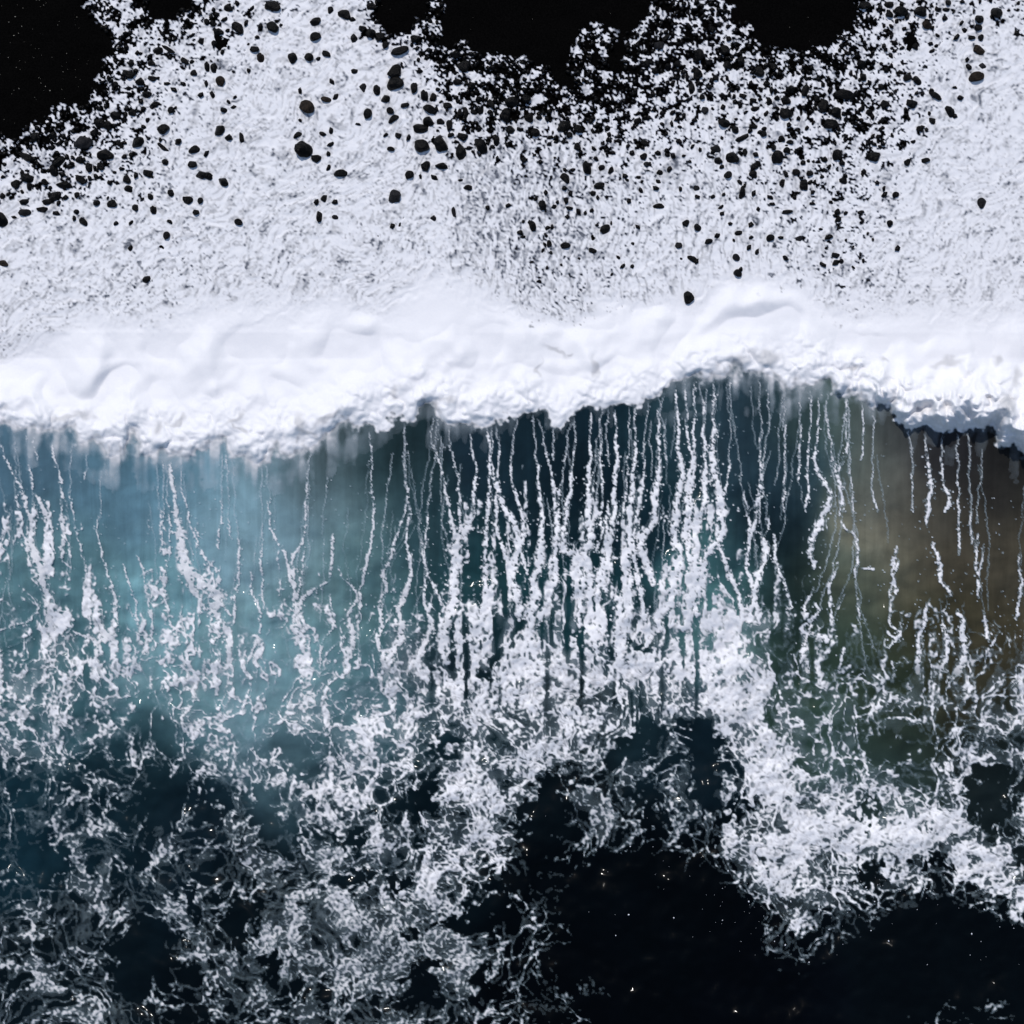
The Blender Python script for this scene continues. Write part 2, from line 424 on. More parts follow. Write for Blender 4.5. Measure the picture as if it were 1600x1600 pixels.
pool = ellipses(POOLS, UU + 8 * warpC + 6 * warpA + 3 * jx, VV + 8 * warpD + 6 * warpB + 3 * jy, 0.55)
# the ruled edge where two swells met
seam = (1 - sst(0, 5, UU - (1112 + 2 * warpC))) * sst(1105, 1130, VV) * (1 - sst(1225, 1250, VV)) * sst(1060, 1100, UU)
keep = 1 - 0.93 * np.maximum(pool, seam)
DL = np.clip(DL * keep, 0, 0.97)
def net(e, cell, d, soft):
    w = cell / 2 * (1 - np.sqrt(1 - np.clip(d, 0, 0.96)))
    return sst(-soft, soft, w - e - 0.25) * sst(0.02, 0.10, d)
rough = 0.8 * fine
lowleft = sst(1220, 1320, VV) * (1 - sst(420, 640, UU))
patch = noise(UU, VV, 110, 89, 2.0); DN = DL ** 1.2 * (1 + (0.28 + 0.30 * lowleft) * patch) * (1 - 0.18 * lowleft)
nb = net(big + rough, 52, DN * 0.58 * (1 + 0.34 * flow), 1.9)
nm = net(mid + 0.6 * rough, 26, np.clip(DN - 0.04, 0, 1) * 0.60 * (1 + 0.45 * flow2) * (0.45 + 1.1 * idb), 1.7)
ns = net(small + 0.4 * rough, 12.5, np.clip(DN - 0.24, 0, 1) * 0.85 * (1 + 0.45 * flow3) * (0.3 + 1.4 * idm), 1.5)
lace = np.maximum(np.maximum(nb, nm * 0.95), ns * 0.88)
pit = sst(1.7, 3.4, small + 0.5 * fine) * sst(0.25, 0.75, rank(flow3 + 0.5 * warpC))
lace = lace * (1 - (0.45 + 0.35 * sst(560, 760, UU)) * (1 - 0.45 * band) * pit * sst(900, 1000, VV))
NLX = rank(np.minimum(big / 8, mid / 5) + 0.2 * fine)
# bubbles just under the surface: a milky halo round the ropes
veil = sst(-0.55, 0.25, DL * 1.06 - NLX) * sst(860, 1000, VV) * (1 - 0.8 * pool) * sst(0.02, 0.25, DL)
vt = rank(noise(wu, VV + wv, 30, 48, 1.7, wv=14) + 0.6 * fine)
fing = rank(small / 3 + 0.9 * fine + 0.6 * worm)
sk = strk(UU + 0.5 * warpC, VV)
sk = sst(0.02, 0.46, sk - 0.55 * sst(0.35, 1.0, fing) * sst(0.15, 0.6, sk)) * sst(-2, 16, DB) * (1 - sst(1020, 1085, VV))
thin = lerp(0.80, 1.0, sst(600, 760, UU + 30 * warpA))
greyness = ellipses([(150,1420,420,230,0),(560,1520,330,120,0),(960,1290,110,110,0),(1080,1290,50,100,0)], UU, VV, 0.5)
gran = lerp(1.0, 0.35 + 0.70 * sst(0.15, 0.85, 1 - fing), 0.6 * greyness + 0.06)
rip = rank(noise(wu + 6 * warpC, VV + wv + 6 * warpD, 34, 84, 1.9, wv=11, rot=0.15) + 0.35 * fine)
inner = 1 - 0.40 * sst(0.5, 1.0, rip) * sst(960, 1120, VV) * (1 - 0.5 * band) - 0.08 * sst(0.4, 1, fing)
LCOV = np.maximum(lace * gran * inner * lerp(1, 0.70, greyness), sk * thin)
film = (0.04 + 0.34 * idm ** 2 * (0.4 + 0.6 * idb) + 0.14 * ids * sst(0.3, 0.6, DN)) * (1 - 0.45 * sst(1120, 1240, VV)) * sst(0.05, 0.45, DN) * (0.55 + 0.45 * vt) * sst(860, 1000, VV) * (1 - 0.85 * pool)
LCOV = np.maximum(LCOV, blur(film.astype(np.float32), 3))
LCOV = np.maximum(LCOV, veil * lerp(0.20, 0.17, greyness) * (0.2 + 0.8 * vt))
# flecks thrown out over the dark water
r = RS(77); FLECK = []
for (cu, cv, su, sv, n) in ((1210,1390,60,22,90),(1150,1430,60,40,40),(1420,1395,60,20,50),(1320,1385,50,24,80),(1250,1420,90,40,60),(830,1230,40,30,30),(1570,1460,40,40,24),(1040,1330,40,40,24),(1400,1440,200,40,24)):
    for k in range(int(n * 0.6)):
        FLECK.append((cu + r.normal() * su, cv + r.normal() * sv, 0.35 + 1.3 * r.rand() ** 5))

# --- swash
finger = noise(UU, VV, 34, 87, 2.0, wv=150)
pm = polys(BEACH, UU + 11 * warpC + 3 * noise(UU, VV, 14, 46, 1.8), VV + 11 * warpD + 13 * finger + 3 * noise(UU, VV, 14, 47, 1.8))
pmb = blur(pm.astype(np.float32), 90)
DS = digits(SWASH, UU + 8 * warpC, VV + 8 * warpD, 0)
DS = DS * (1 - sst(0.02, 0.80, pmb)) + 0.26 * sst(0.25, .6, pmb) * (1 - sst(.6, 0.98, pmb))
DS = DS * sst(-120, -25, VV + 22 * warpA + 10 * finger + 8 * warpC)          # the run-up ends here
DSC = np.interp(DS, [0, .05, .12, .35, .57, .78, .9, 1], [-0.2, -0.05, 0.10, 0.42, 0.66, 0.87, 0.985, 1.10])
d1, d2 = worley(UU + 2.5 * warpC, VV + 2.5 * warpD, 13, 51)
e1, e2 = worley(UU + 1.5 * warpD, VV + 1.5 * warpC, 6.2, 52)
fmask = ellipses([(830,320,110,140,-12)], UU, VV, 0.5)
rill = noise(UU - 0.35 * (VV - 330) * sst(330, 380, VV) + 2.5 * warpC, VV + 6 * warpD, 11, 53, 1.6, wv=30) + 0.7 * noise(UU + 3 * warpC, VV + 3 * warpD, 24, 90, 1.8, wv=40)
grain = noise(UU, VV, 9, 54, 1.4)
NS = rank(1.0 * (1 - e1) + 0.9 * (1 - d1) * 0.9 + 0.22 * grain + 0.30 * warpC)
NF = rank(rill + 0.5 * grain)
NSX = lerp(NS, 0.25 + 0.65 * NF, fmask * 0.6)
scov = sst(-0.05, 0.10, DSC - NSX)
# mottling of the sheet: thin, wet patches
swirl = noise(UU + 3 * warpC + 14 * warpA, VV + 3 * warpD + 14 * warpB, 60, 55, 1.9, wv=44, rot=-0.5)
mott = rank(swirl + 0.55 * noise(UU, VV, 14, 56, 1.5, wv=9, rot=-0.6) + 0.35 * grain)
calm = sst(0, 1, (VV - 330) / 120)
depth = lerp(0.36, 0.30, sst(1300, 1450, UU))
big_m = rank(noise(UU + 4 * warpC, VV + 4 * warpD, 90, 57, 1.9, wv=70) + 0.35 * swirl)
side = sst(640, 720, UU) * (1 - sst(1290, 1370, UU))
brush = rank(lerp(noise(UU + 1.2 * warpC + 8 * warpA, VV + 1.2 * warpD + 8 * warpB, 34, 58, 1.7, wv=9, rot=-0.85), noise(UU + 1.2 * warpC + 8 * warpA, VV + 1.2 * warpD, 9, 88, 1.7, wv=36, rot=-0.08), side) + 0.25 * grain)
swf = 1 - sst(-40, 10, VV - vtop)
soft_m = rank(noise(UU + 3 * warpC, VV + 3 * warpD, 44, 59, 2.2, wv=34, rot=-0.6))
up = rank(lerp(noise(UU + 10 * warpA, VV + 10 * warpB, 26, 91, 1.7, wv=8, rot=-0.7), noise(UU + 6 * warpA + warpC, VV, 8, 92, 1.7, wv=44), side) + 0.2 * grain)
calmr = 0.85 - 0.40 * sst(1310, 1420, UU) - 0.15 * (1 - sst(500, 640, UU))
thinS = 1 - swf * np.clip(0.42 * sst(0.55, 1.0, soft_m) * sst(0.2, 0.9, brush * 0.6 + 0.4 * mott) + fmask * 0.42 * sst(0.25, 0.9, NF) + calmr * 0.36 * sst(0.60, 1.0, brush) * sst(0.2, 0.9, big_m) + calmr * 0.40 * sst(0.62, 1, up) * (0.35 + 0.65 * sst(0.15, 0.7, 1 - big_m)) + 0.22 * sst(0.75, 1, mott) + 0.30 * sst(0.80, 1, rank(grain + 0.4 * noise(UU, VV, 7, 93, 1.4))) * sst(0.2, 0.8, big_m), 0, 0.82)
scov = scov * thinS
scov = np.where(VV < vtop + 20, scov, 1)

# --- crest
edge_s = (7 + 2 * sst(1330, 1450, UU)) * noise(UU, VV, 60, 61, 2.8, cut=14)
edge = edge_s + 2.5 * noise(UU, VV, 16, 62, 1.9)
mist_u = np.maximum(1 - sst(480, 620, UU), ellipses([(1175,620,110,90,0)], UU, VV, .6)) * 0.85 + 0.15
mist_u = np.maximum(mist_u, 0.5 * ellipses([(700,650,70,80,0),(1320,620,70,50,0)], UU, VV, .6))
wisp = noise(UU, VV, 26, 63, 2.2, wv=240); wisp2 = noise(UU, VV, 70, 65, 2.4, wv=90)
dd = DB + edge
fray = rank(noise(UU, VV, 16, 64, 2.0) + 0.3 * fine)
core = 1 - sst(-3 - 16 * mist_u, 4 + 12 * mist_u, dd + 5 * (fray - 0.5))
mist = mist_u * np.exp(-np.clip(dd + 6, 0, 400) / (9 + 26 * sst(-1.2, 1.6, wisp2 + 0.4 * wisp))) * (0.45 + 0.55 * sst(-1.2, 1.4, wisp))
RCOV = np.maximum(core, np.clip(mist, 0, 1) * 0.95)
GAPS = [(105,652,26,5,-12),(130,648,18,6,20),(246,668,8,10,0),(280,657,18,4,-20),(365,655,18,4,-30),(376,668,14,3,40),(470,662,6,18,-25),(512,652,24,5,-35),(480,676,16,5,30),(665,628,8,7,0),(700,622,12,4,10),(615,612,8,12,0),(868,548,18,4,25),(842,575,4,12,8),(930,575,5,14,-8),(1155,562,12,10,0),(1200,558,22,10,10),(1380,562,8,4,0),(1480,566,22,6,-10),(1560,562,6,8,0),(1590,590,6,14,0),(1575,630,10,16,20),(1330,575,10,4,0),(890,552,6,3,0)]
gaps = ellipses(GAPS, UU + 2.5 * warpC, VV + 2.5 * warpD, 0.7)
RCOV = RCOV * (1 - 0.30 * gaps)
COV = np.where(DB + edge > 60, LCOV, np.maximum(RCOV, LCOV))
COV = np.where(VV < vtop + 20, scov, COV)
# --- colour of the water: bubbles make it milky teal, churned sand makes it brown; shade under the right lip is painted in
def water_colour():
    k = np.array([[float(x) for x in s.split()] for s in WATER.split('/')])
    g = np.arange(-720, 2330, 12.0); gu, gv = np.meshgrid(g, g)
    col = np.zeros(gu.shape + (3,)); W = np.zeros(gu.shape)
    lin = (k[:, 2:] / 255.0); lin = np.where(lin <= 0.04045, lin / 12.92, ((lin + 0.055) / 1.055) ** 2.4)
    for i in range(len(k)):
        d2 = ((gu - k[i, 0]) / 1.0) ** 2 + ((gv - k[i, 1]) / 1.25) ** 2
        w = np.exp(-d2 / (2 * 46.0 ** 2)) + 2e-3 / (1 + d2 / 3600.0) ** 2
        W += w; col += w[..., None] * np.log(lin[i] + 1e-4)
    col = np.exp(col / W[..., None])
    return g, col
WG, WC = water_colour()
def wcol(u, v):
    x = np.clip((u - WG[0]) / 12.0, 0, len(WG) - 1.001); y = np.clip((v - WG[0]) / 12.0, 0, len(WG) - 1.001)
    x0 = x.astype(int); y0 = y.astype(int); fx = (x - x0)[..., None]; fy = (y - y0)[..., None]
    return (WC[y0, x0] * (1 - fx) + WC[y0, x0 + 1] * fx) * (1 - fy) + (WC[y0 + 1, x0] * (1 - fx) + WC[y0 + 1, x0 + 1] * fx) * fy
# ---- stones read off the beach: (x, y, half length, half width, turn) in fifths of a unit from each corner
TILES = {
(0,0): "1093 645 45 42 0/1190 614 40 24 0/1075 1108 50 44 0/1030 880 34 30 10/1210 820 30 28 0/1265 1005 58 44 -30/650 1110 75 55 20 g/825 1205 72 45 -5/500 1450 75 38 5/635 1405 52 30 20/205 1385 58 45 10/470 1260 70 35 -35/210 1230 72 28 30/625 1250 38 30 0/700 1300 48 32 80/1495 1280 45 33 0/1515 1170 50 32 -15/1575 1365 50 32 20/1155 1355 44 32 0/1010 1475 42 30 0/990 1405 38 32 90/1060 1370 28 22 0/365 1575 48 30 -10/185 1575 45 28 -15/425 1530 52 38 -10/15 1530 30 28 90/605 1520 30 26 90/750 1585 32 26 0/870 1592 44 34 0/1470 1565 48 32 20/1560 1568 28 26 0/1175 1535 28 24 90/1335 1500 36 28 60/1185 490 32 24 0/1020 490 34 28 90/895 660 28 24 0/1005 690 22 20 0/1145 740 36 32 20/1105 795 24 24 0/1330 860 32 28 0/1570 740 26 24 0/1365 705 30 20 60/1305 655 30 20 90/1570 320 28 24 90/1505 275 26 16 0/985 370 26 22 0/1510 570 30 26 0/1390 1105 30 26 0/1290 1260 30 26 90/1120 990 24 20 0/1150 938 30 16 0/975 1225 26 22 0/785 1300 36 34 0/790 960 50 40 0/900 900 50 40 0/845 980 45 40 0/930 1120 45 20 40/1270 1150 60 18 35/740 1040 35 30 0/520 1110 24 22 0/410 1060 40 35 0/270 1070 44 34 -20/410 1155 28 24 0/550 1300 30 22 0/415 1330 50 38 90/350 1425 30 28 0/490 1360 28 24 0/125 1440 40 34 0/225 1455 36 22 90/855 1425 28 18 90/1310 385 60 18 35/1440 470 45 25 35/1240 400 36 34 0/1070 415 30 14 0/1000 580 60 35 10",
(320,0): "185 60 38 30 0/255 25 34 18 -10/365 68 26 16 30/525 45 70 45 10/60 180 28 28 0/15 165 32 22 90/150 155 32 18 0/110 245 42 30 -10/180 240 24 20 0/265 215 62 38 40/320 180 35 15 15/525 200 62 44 38/435 205 28 18 0/80 335 30 28 90/380 380 46 30 0/432 450 38 34 90 b/410 290 24 16 0/70 525 42 32 90/15 520 40 24 90/115 640 48 40 -50 b/15 655 24 20 0/60 745 36 18 40/145 860 34 22 10/115 1015 42 42 0/185 1080 36 34 0/288 1080 50 21 75/15 1205 24 24 0/30 1375 48 32 5/148 1420 42 34 70/690 455 48 42 40/810 440 42 34 60/885 460 22 18 0/945 415 44 28 20/865 170 46 34 -15/865 285 48 36 -40/985 80 30 24 90/1085 110 58 38 20/1150 155 28 20 -20/1230 225 32 28 0/1160 295 38 34 90/1290 260 50 40 0/1360 280 50 40 0/1405 350 32 30 0/1510 400 85 38 -15/1165 555 30 24 0/1240 685 38 38 20 g/1345 697 48 30 90/1490 560 70 48 -30/1480 650 72 58 -20/1412 770 34 32 20/1555 820 44 24 -15/1450 865 34 28 0/1470 930 50 26 -35/1265 888 42 42 0/790 825 74 52 50 b/745 708 26 20 0/722 1055 40 22 -30/760 1162 84 66 28/872 1240 46 32 20/920 1045 26 22 90/985 1022 30 18 50/940 775 50 25 10 b/1025 760 30 20 0 g/990 640 26 20 0/745 940 24 14 70/980 1130 32 20 0 g/1065 1355 58 32 -15/965 1205 22 22 0/965 1315 24 24 0/1415 1055 22 22 0/1510 1060 28 26 0/1455 1165 34 20 0/1590 1080 26 24 0/1590 1365 44 34 0/1200 972 20 16 0/1485 1540 62 54 80 g/930 1550 30 26 90/870 1580 28 24 0/1020 1580 30 22 0/345 550 22 20 0/235 760 20 18 0/185 795 26 16 30/225 840 20 18 0/1310 45 45 30 0",
(640,0): "85 1130 72 62 0/240 1130 70 54 45/392 1185 75 50 85/560 1135 70 45 75/540 1010 35 18 80/415 1070 44 34 0/128 1300 42 40 0/248 1302 60 34 5/15 1362 34 24 90/190 1390 28 24 0/85 1378 22 18 0/80 1000 72 45 0/150 945 45 40 0/245 945 34 26 0/315 970 55 30 90/315 1055 34 20 -20/160 855 60 34 15/110 745 44 34 90/185 765 40 30 90/40 680 52 34 90/80 560 26 18 0/290 820 44 30 0/390 885 36 20 90/440 885 50 24 80/500 870 34 26 20/555 860 30 24 90/635 805 50 30 50/540 780 30 26 0/480 668 32 32 0/640 895 24 22 0/750 900 62 50 90/800 800 60 48 0/905 765 44 42 0/938 920 42 40 0/1010 920 30 26 0/785 1010 40 38 30/980 1028 42 38 90/855 1010 32 18 90/1205 980 55 46 0/1320 1010 38 34 0/1245 1050 30 30 0/680 1095 46 26 100/1310 1150 36 28 90/1380 1310 55 38 85/1500 1312 28 26 0/1575 1330 34 20 -50/1225 1390 48 32 45/1275 1330 24 20 90/1040 1592 48 36 70/985 1555 22 18 0/1225 1562 34 22 80/1480 1455 44 32 0/1430 1510 26 26 0/460 1465 42 24 0/395 1408 20 14 0/895 1245 30 24 90/1455 1240 34 18 0/1560 1050 24 20 0/1565 1100 26 16 0/1430 920 30 22 0/1255 1515 30 22 20/40 300 45 40 0/360 430 50 48 0/430 520 60 45 0/370 640 40 30 0",
(960,0): "1330 880 64 50 0/1260 1225 60 52 0/1240 1150 26 26 0/925 1225 58 46 0/850 960 60 38 10/945 1010 34 30 90/790 1163 44 28 10 g/815 1252 36 28 0/840 1302 20 20 0/885 1370 40 30 -50/990 1080 64 26 -25/1080 985 38 22 10/1160 1040 32 32 0/1095 850 42 24 -10/1080 782 32 24 0/1005 750 32 22 0/932 758 22 20 0/1310 1080 28 28 0/1480 1445 48 40 70/1460 1390 18 18 0/1520 1350 34 28 0/1415 1340 40 30 0/1340 1360 24 24 0/1095 1300 44 28 -20/1090 1360 40 34 0/1000 1500 55 26 100/1015 1455 18 16 0/1085 1510 28 20 0/1475 1270 24 22 0/1515 1255 18 16 0/1375 1110 34 20 0/1505 1000 30 16 0/1350 1175 30 26 0/1435 1165 20 20 0/1105 1205 26 24 0/1025 1190 34 20 80/1435 925 20 20 0/1345 780 40 36 0/1270 770 28 26 0/1375 700 44 34 -10/1210 790 34 24 90/1225 705 26 22 0/1130 565 46 40 90/1500 700 60 34 110/1580 775 28 26 0/1185 890 24 20 0/1065 655 28 20 0/985 470 46 34 90/855 385 48 46 0/885 510 36 34 0/920 445 22 18 0/650 575 50 40 90/600 685 58 30 90/680 755 28 26 0/740 685 28 20 90/785 605 30 26 0/845 748 38 18 10/845 840 30 18 0/700 855 36 34 0 g/650 430 50 50 0/420 520 36 28 90/490 500 30 30 0/320 560 36 32 0/245 500 34 30 0/350 355 44 36 -20 g/400 295 44 20 -40/480 605 24 20 0/565 595 44 18 90/740 490 30 26 0/145 735 24 22 0/300 738 26 20 0/385 780 26 24 0/500 725 20 20 0/455 880 28 24 0/545 900 34 14 0/490 930 22 20 0 g/180 950 32 28 0/265 920 26 22 0/450 970 22 20 0/235 1115 36 22 0/515 1108 28 18 0/405 1045 26 18 90/105 1140 22 22 0/135 1195 26 22 0/230 1225 34 28 0/250 1280 34 26 0 g/340 1195 28 24 0/460 1218 32 20 0 g/540 1218 20 16 90/610 1148 20 18 0/670 1170 24 18 0/590 1265 16 16 0/430 1320 28 20 30/355 1350 28 22 0/85 1375 28 20 0/100 1408 24 14 0/185 1385 24 16 90/340 1420 28 14 0/325 1470 28 22 0/205 1485 30 18 0/635 1465 34 26 0 g/515 1480 28 15 -40/645 1535 26 18 90/770 1535 22 16 0/110 1570 28 18 90/855 1520 20 18 0/1220 1545 24 22 0 b/1405 1540 24 18 -20/1550 1500 20 20 0/760 230 34 30 0/890 300 26 26 0/1240 520 34 34 0/1290 570 24 20 0",
(1280,0): "1378 100 56 46 0/1245 150 42 36 0/1235 210 38 34 0/1185 290 36 22 0/1265 295 28 26 0/1245 385 58 40 30 b/1230 600 66 42 -25 b/1275 515 34 24 45 g/1170 525 28 24 0/1155 470 20 18 0/835 190 46 36 35 b/725 812 46 38 0/512 818 38 34 50/1020 865 52 34 60/1060 905 32 14 20/910 750 62 24 28/875 705 25 18 0/1100 762 32 20 90/1062 685 20 16 0/680 608 44 28 -10/760 625 48 28 45/780 1003 34 24 40/880 945 36 30 45/860 885 24 16 -20/425 1225 56 44 -15/825 1250 42 24 -10/690 1270 30 28 0/185 1410 36 28 20/590 1520 36 24 0/505 1525 26 24 0/505 1470 26 14 -25/450 1428 20 20 0/40 1250 32 28 0/130 1210 50 44 0/175 1270 28 24 0/325 855 26 22 0/395 880 34 28 0/410 910 30 20 90/290 970 22 20 0/585 338 30 20 0/565 280 28 20 0/755 365 30 28 0/870 345 18 18 0/915 360 22 18 90/880 398 22 18 0/525 550 24 22 0/480 680 28 28 0/485 500 18 16 0/330 500 36 36 0/920 75 28 22 50/990 75 24 22 0/1005 20 28 28 0/985 145 26 22 90/1135 240 28 22 0/1110 180 32 16 -15/1070 290 30 22 90/920 275 20 18 0/475 60 28 20 0/550 115 32 28 0/640 90 60 40 0/800 90 60 45 0/690 135 26 24 0/660 225 24 16 90/1255 10 26 16 0/1120 15 20 20 0/345 35 60 40 0/545 35 36 26 0/390 640 20 16 0/345 600 36 28 90/395 1115 26 24 0/35 830 50 48 0/140 880 50 48 0/200 740 90 40 0/80 960 70 50 0",
(0,240): "-5 515 70 54 60/30 855 40 26 10 b/1295 640 34 32 0/1140 985 38 30 -20/1020 740 34 14 0/1330 535 24 22 0/1525 455 32 28 0/1195 440 34 30 90/1060 420 30 28 30/1025 540 22 16 0/910 545 32 16 0/650 525 48 30 40/580 510 30 16 0/600 455 34 16 0/440 470 36 18 0/335 438 52 22 5/185 460 60 30 0 g/460 385 30 18 90/515 348 24 22 0/110 500 20 16 0",
(320,240): "895 490 50 26 100/1015 495 30 24 0 g/265 535 38 28 0/1470 565 28 20 90",
(640,240): "962 568 50 28 60/865 620 28 24 0/885 650 22 20 0/1090 700 34 22 90/1208 718 50 26 5/1428 755 40 26 15/1527 592 46 38 -20/1575 545 18 14 0/890 530 16 16 0/1080 580 26 20 90/1115 575 22 20 0/1065 640 24 18 0/1130 418 22 20 0/1155 378 18 16 0/1250 425 26 22 0/1235 490 24 14 90/1320 455 28 20 90/1425 445 22 18 0/1375 465 18 16 0/345 450 46 20 80 g/185 510 34 30 0 g/770 410 22 22 0/610 420 28 18 0/1040 755 18 18 0/1105 775 20 14 0/1185 868 14 12 0/1580 945 14 14 0/1325 820 12 12 0",
(960,240): "578 1118 58 44 80/965 935 36 32 0/985 905 22 20 0/1115 768 26 24 0/952 812 34 30 0 g/1337 815 24 22 0/605 820 50 24 30/640 842 22 20 0/495 712 36 32 0 g/735 685 34 22 0/805 645 36 16 10/560 545 32 28 0/645 575 38 30 35/968 622 32 22 0/933 677 18 15 0/1048 732 24 22 0/1065 560 26 22 0/1070 655 20 18 0/905 550 22 20 0/1210 658 42 28 0/1300 655 22 18 0/1445 665 36 22 0 g/830 420 22 20 0/838 468 20 20 0/1120 435 20 17 0/340 410 50 22 0/185 572 24 18 90/30 810 24 16 0/62 882 28 18 0/140 880 24 14 110/1345 455 50 18 0/1235 395 24 22 0/1310 230 36 24 90/145 705 18 14 0",
(1280,240): "140 455 26 26 0/150 515 30 26 90/205 465 26 18 90/85 650 26 24 0/130 795 34 24 0/130 850 30 24 0/25 865 26 24 0/555 548 32 28 40/608 740 26 24 0/1275 385 44 38 60 g/10 590 20 14 90/335 455 18 18 0/265 890 18 16 0"}
NAMED = [  # plan position, what sets the stone apart
 (472,232,'broad black boulder, largest of the stones in the left foam'),(478,165,'egg-shaped black boulder with a brown sunlit shoulder, above the largest left boulder'),
 (1075,463,'lone oval black boulder lying right at the foot of the rolling crest foam'),(657,226,'large round black boulder, leftmost of the row of four below the dark sand'),
 (688,226,'large black boulder second from the left in the row of four'),(718,237,'tall black boulder third from the left in the row of four'),(752,227,'narrow black boulder at the right end of the row of four'),
 (1226,176,'largest black boulder below the right tongue of dark sand'),(1212,245,'round black boulder with a smaller stone on its upper edge'),(1145,245,'broad black boulder left of the one with a small stone on top'),
 (1526,120,'brownish angular boulder with a pointed lower edge near the right side'),(1529,77,'brownish angular boulder below a stack of black ones near the right side'),(1555,20,'square black boulder standing alone near the upper right corner'),
 (1447,38,'brown-tinted stone among the small black ones near the top right'),(1425,162,'round black stone alone in clean foam right of the dark sand'),(0,343,'black boulder cut by the left edge of the picture'),
 (6,411,'brownish low stone at the left edge above the smooth foam'),(130,222,'grey rounded stone at the lower rim of the left dark sand'),(100,290,'long black boulder lying flat among the left stones'),
 (165,241,'wide black boulder between the left dark sand and the open foam'),(215,222,'black round boulder right of the wide one near the left sand'),(299,256,'black oval stone in open foam left of the largest boulder'),
 (425,40,'black oval boulder tilted in the upper left foam'),(373,43,'forked black boulder in the upper left foam'),(494,248,'black stone touching the lower right of the largest left boulder'),
 (464,211,'slanted black stone touching the top of the largest left boulder'),(533,271,'low flat black stone below and right of the largest left boulder'),(916,262,'upright black stone alone right of the streaky foam'),
 (848,318,'tall black boulder at the right rim of the streaky foam patch'),(882,384,'long flat black stone above the crest foam'),(945,358,'round black boulder with a pebble on its shoulder, right of the flat stone'),
 (926,391,'black stone with foam pooled below it, lowest of the middle stones'),(832,354,'slanted long black stone left of the flat one'),(1153,427,'three-lobed black stone just above the right crest foam'),
 (1365,245,'black boulder trailing foam below the right stones'),(1484,173,'black stone with a pointed tail in the right foam'),(1462,150,'long slanted black stone in the right foam'),
 (622,80,'long black boulder under the middle dark sand'),(617,130,'wide black double boulder left of the middle dark sand'),(689,260,'pointed flat black stone below the row of four'),(666,260,'round black stone left of the pointed flat one')]
MARKS = [(472,232,'largest left boulder'),(1075,463,'lone boulder at the crest foam'),(688,226,'row of four boulders'),(1226,176,'largest boulder below right sand'),(1526,120,'pointed brownish boulder'),
 (1425,162,'lone round right stone'),(0,343,'boulder cut by left edge'),(130,222,'grey stone at left sand'),(215,222,'round boulder by left sand'),(425,40,'tilted oval boulder'),
 (848,318,'tall boulder beside streaky foam'),(945,358,'round boulder with a pebble'),(1447,38,'brown stone near top right'),(1365,245,'boulder trailing foam'),(1212,245,'boulder with small stone on top'),
 (617,130,'double boulder by middle sand'),(299,256,'oval stone in left foam')]
WAYS = ['right','lower right','below','lower left','left','upper left','above','upper right']
NTH = ['nearest','second','third','fourth','fifth','sixth','seventh','eighth','ninth','tenth','eleventh','twelfth']
STONES = []
def read_stones():
    for (ox, oy), txt in TILES.items():
        for s in txt.split('/'):
            p = s.split(); u, v, a, b, ang = [float(x) for x in p[:5]]; m = p[5] if len(p) > 5 else 'k'
            u, v, a, b = ox + u / 5, oy + v / 5, a / 5, b / 5
            if any(abs(u - q[0]) < 5 and abs(v - q[1]) < 5 for q in STONES): continue
            STONES.append((u, v, a, b, ang, m))
    STONES.sort(key=lambda q: -q[2] * q[3])
    left = list(NAMED); out = []; todo = {}
    for n, q in enumerate(STONES):
        hit = [k for k in left if abs(k[0] - q[0]) < 8 and abs(k[1] - q[1]) < 8]
        lab = None
        if hit: left.remove(hit[0]); lab = hit[0][2]
        elif n < 300:
            mk = min(MARKS, key=lambda k: math.hypot(k[0] - q[0], k[1] - q[1])); du, dv = q[0] - mk[0], q[1] - mk[1]
            way = WAYS[int(round(math.degrees(math.atan2(dv, du)) / 45)) % 8]
            form = 'round' if q[2] < 1.22 * q[3] else ('oval' if q[2] < 1.7 * q[3] else 'long')
            tone = {'k': 'black', 'b': 'brownish', 'g': 'greyish'}[q[5]]
            size = 'big' if q[2] * q[3] > 70 else ('middling' if q[2] * q[3] > 34 else 'small')
            todo.setdefault((size, form, tone, way, mk[2]), []).append((math.hypot(du, dv), n))
        out.append([*q, lab, 'stones standing in the swash', -0.2 if q[5] == 'g' and q[2] < 8 else 0.2])
    for (size, form, tone, way, mark), lst in todo.items():
        for k, (d, n) in enumerate(sorted(lst)):
            o = '' if len(lst) == 1 else NTH[min(k, 11)] + ' '
            size = '' if len(f'{o}{size} {form} {tone} stone to the {way} of the {mark}'.split()) > 16 else size
            w = {'below': 'below', 'above': 'above'}.get(way, 'to the ' + way + ' of')
            out[n][6] = ' '.join(f'{o}{size} {form} {tone} stone {w} the {mark}'.split())
    return out
STONES = read_stones()
# ---------------------------------------------------------------- heights, in metres
def ground(v): return np.interp(v, [-4000, -900, 0, 300, 520, 700, 900], [4.5, 2.2, 0.95, 0.42, 0.10, -0.9, -2.0])
HC = 0.72
vtop_s = curve(TOP, UU) + 9 * warpA
DBE = DB + edge_s
tt = np.clip((VV - vtop_s) / np.maximum(vbot0 - edge_s - vtop_s, 20), 0, 1)
def body(u, v, t, db):
    back = HC * (0.5 + 0.5 * np.cos(np.pi * np.clip(db / 500, 0, 1)))
    return np.where(t >= 1, back, lerp(ground(np.minimum(v, 560)) + 0.04, HC, t * t * (3 - 2 * t)))
swell = 0.10 * noise(UU, VV, 170, 71, 2.4) + 0.03 * noise(UU, VV, 46, 72, 2.2)
SEAM = sst(0, 260, DB)
ZB = body(UU, VV, tt, np.maximum(DBE, 0)) + swell * SEAM
rgt = sst(1340, 1480, UU)
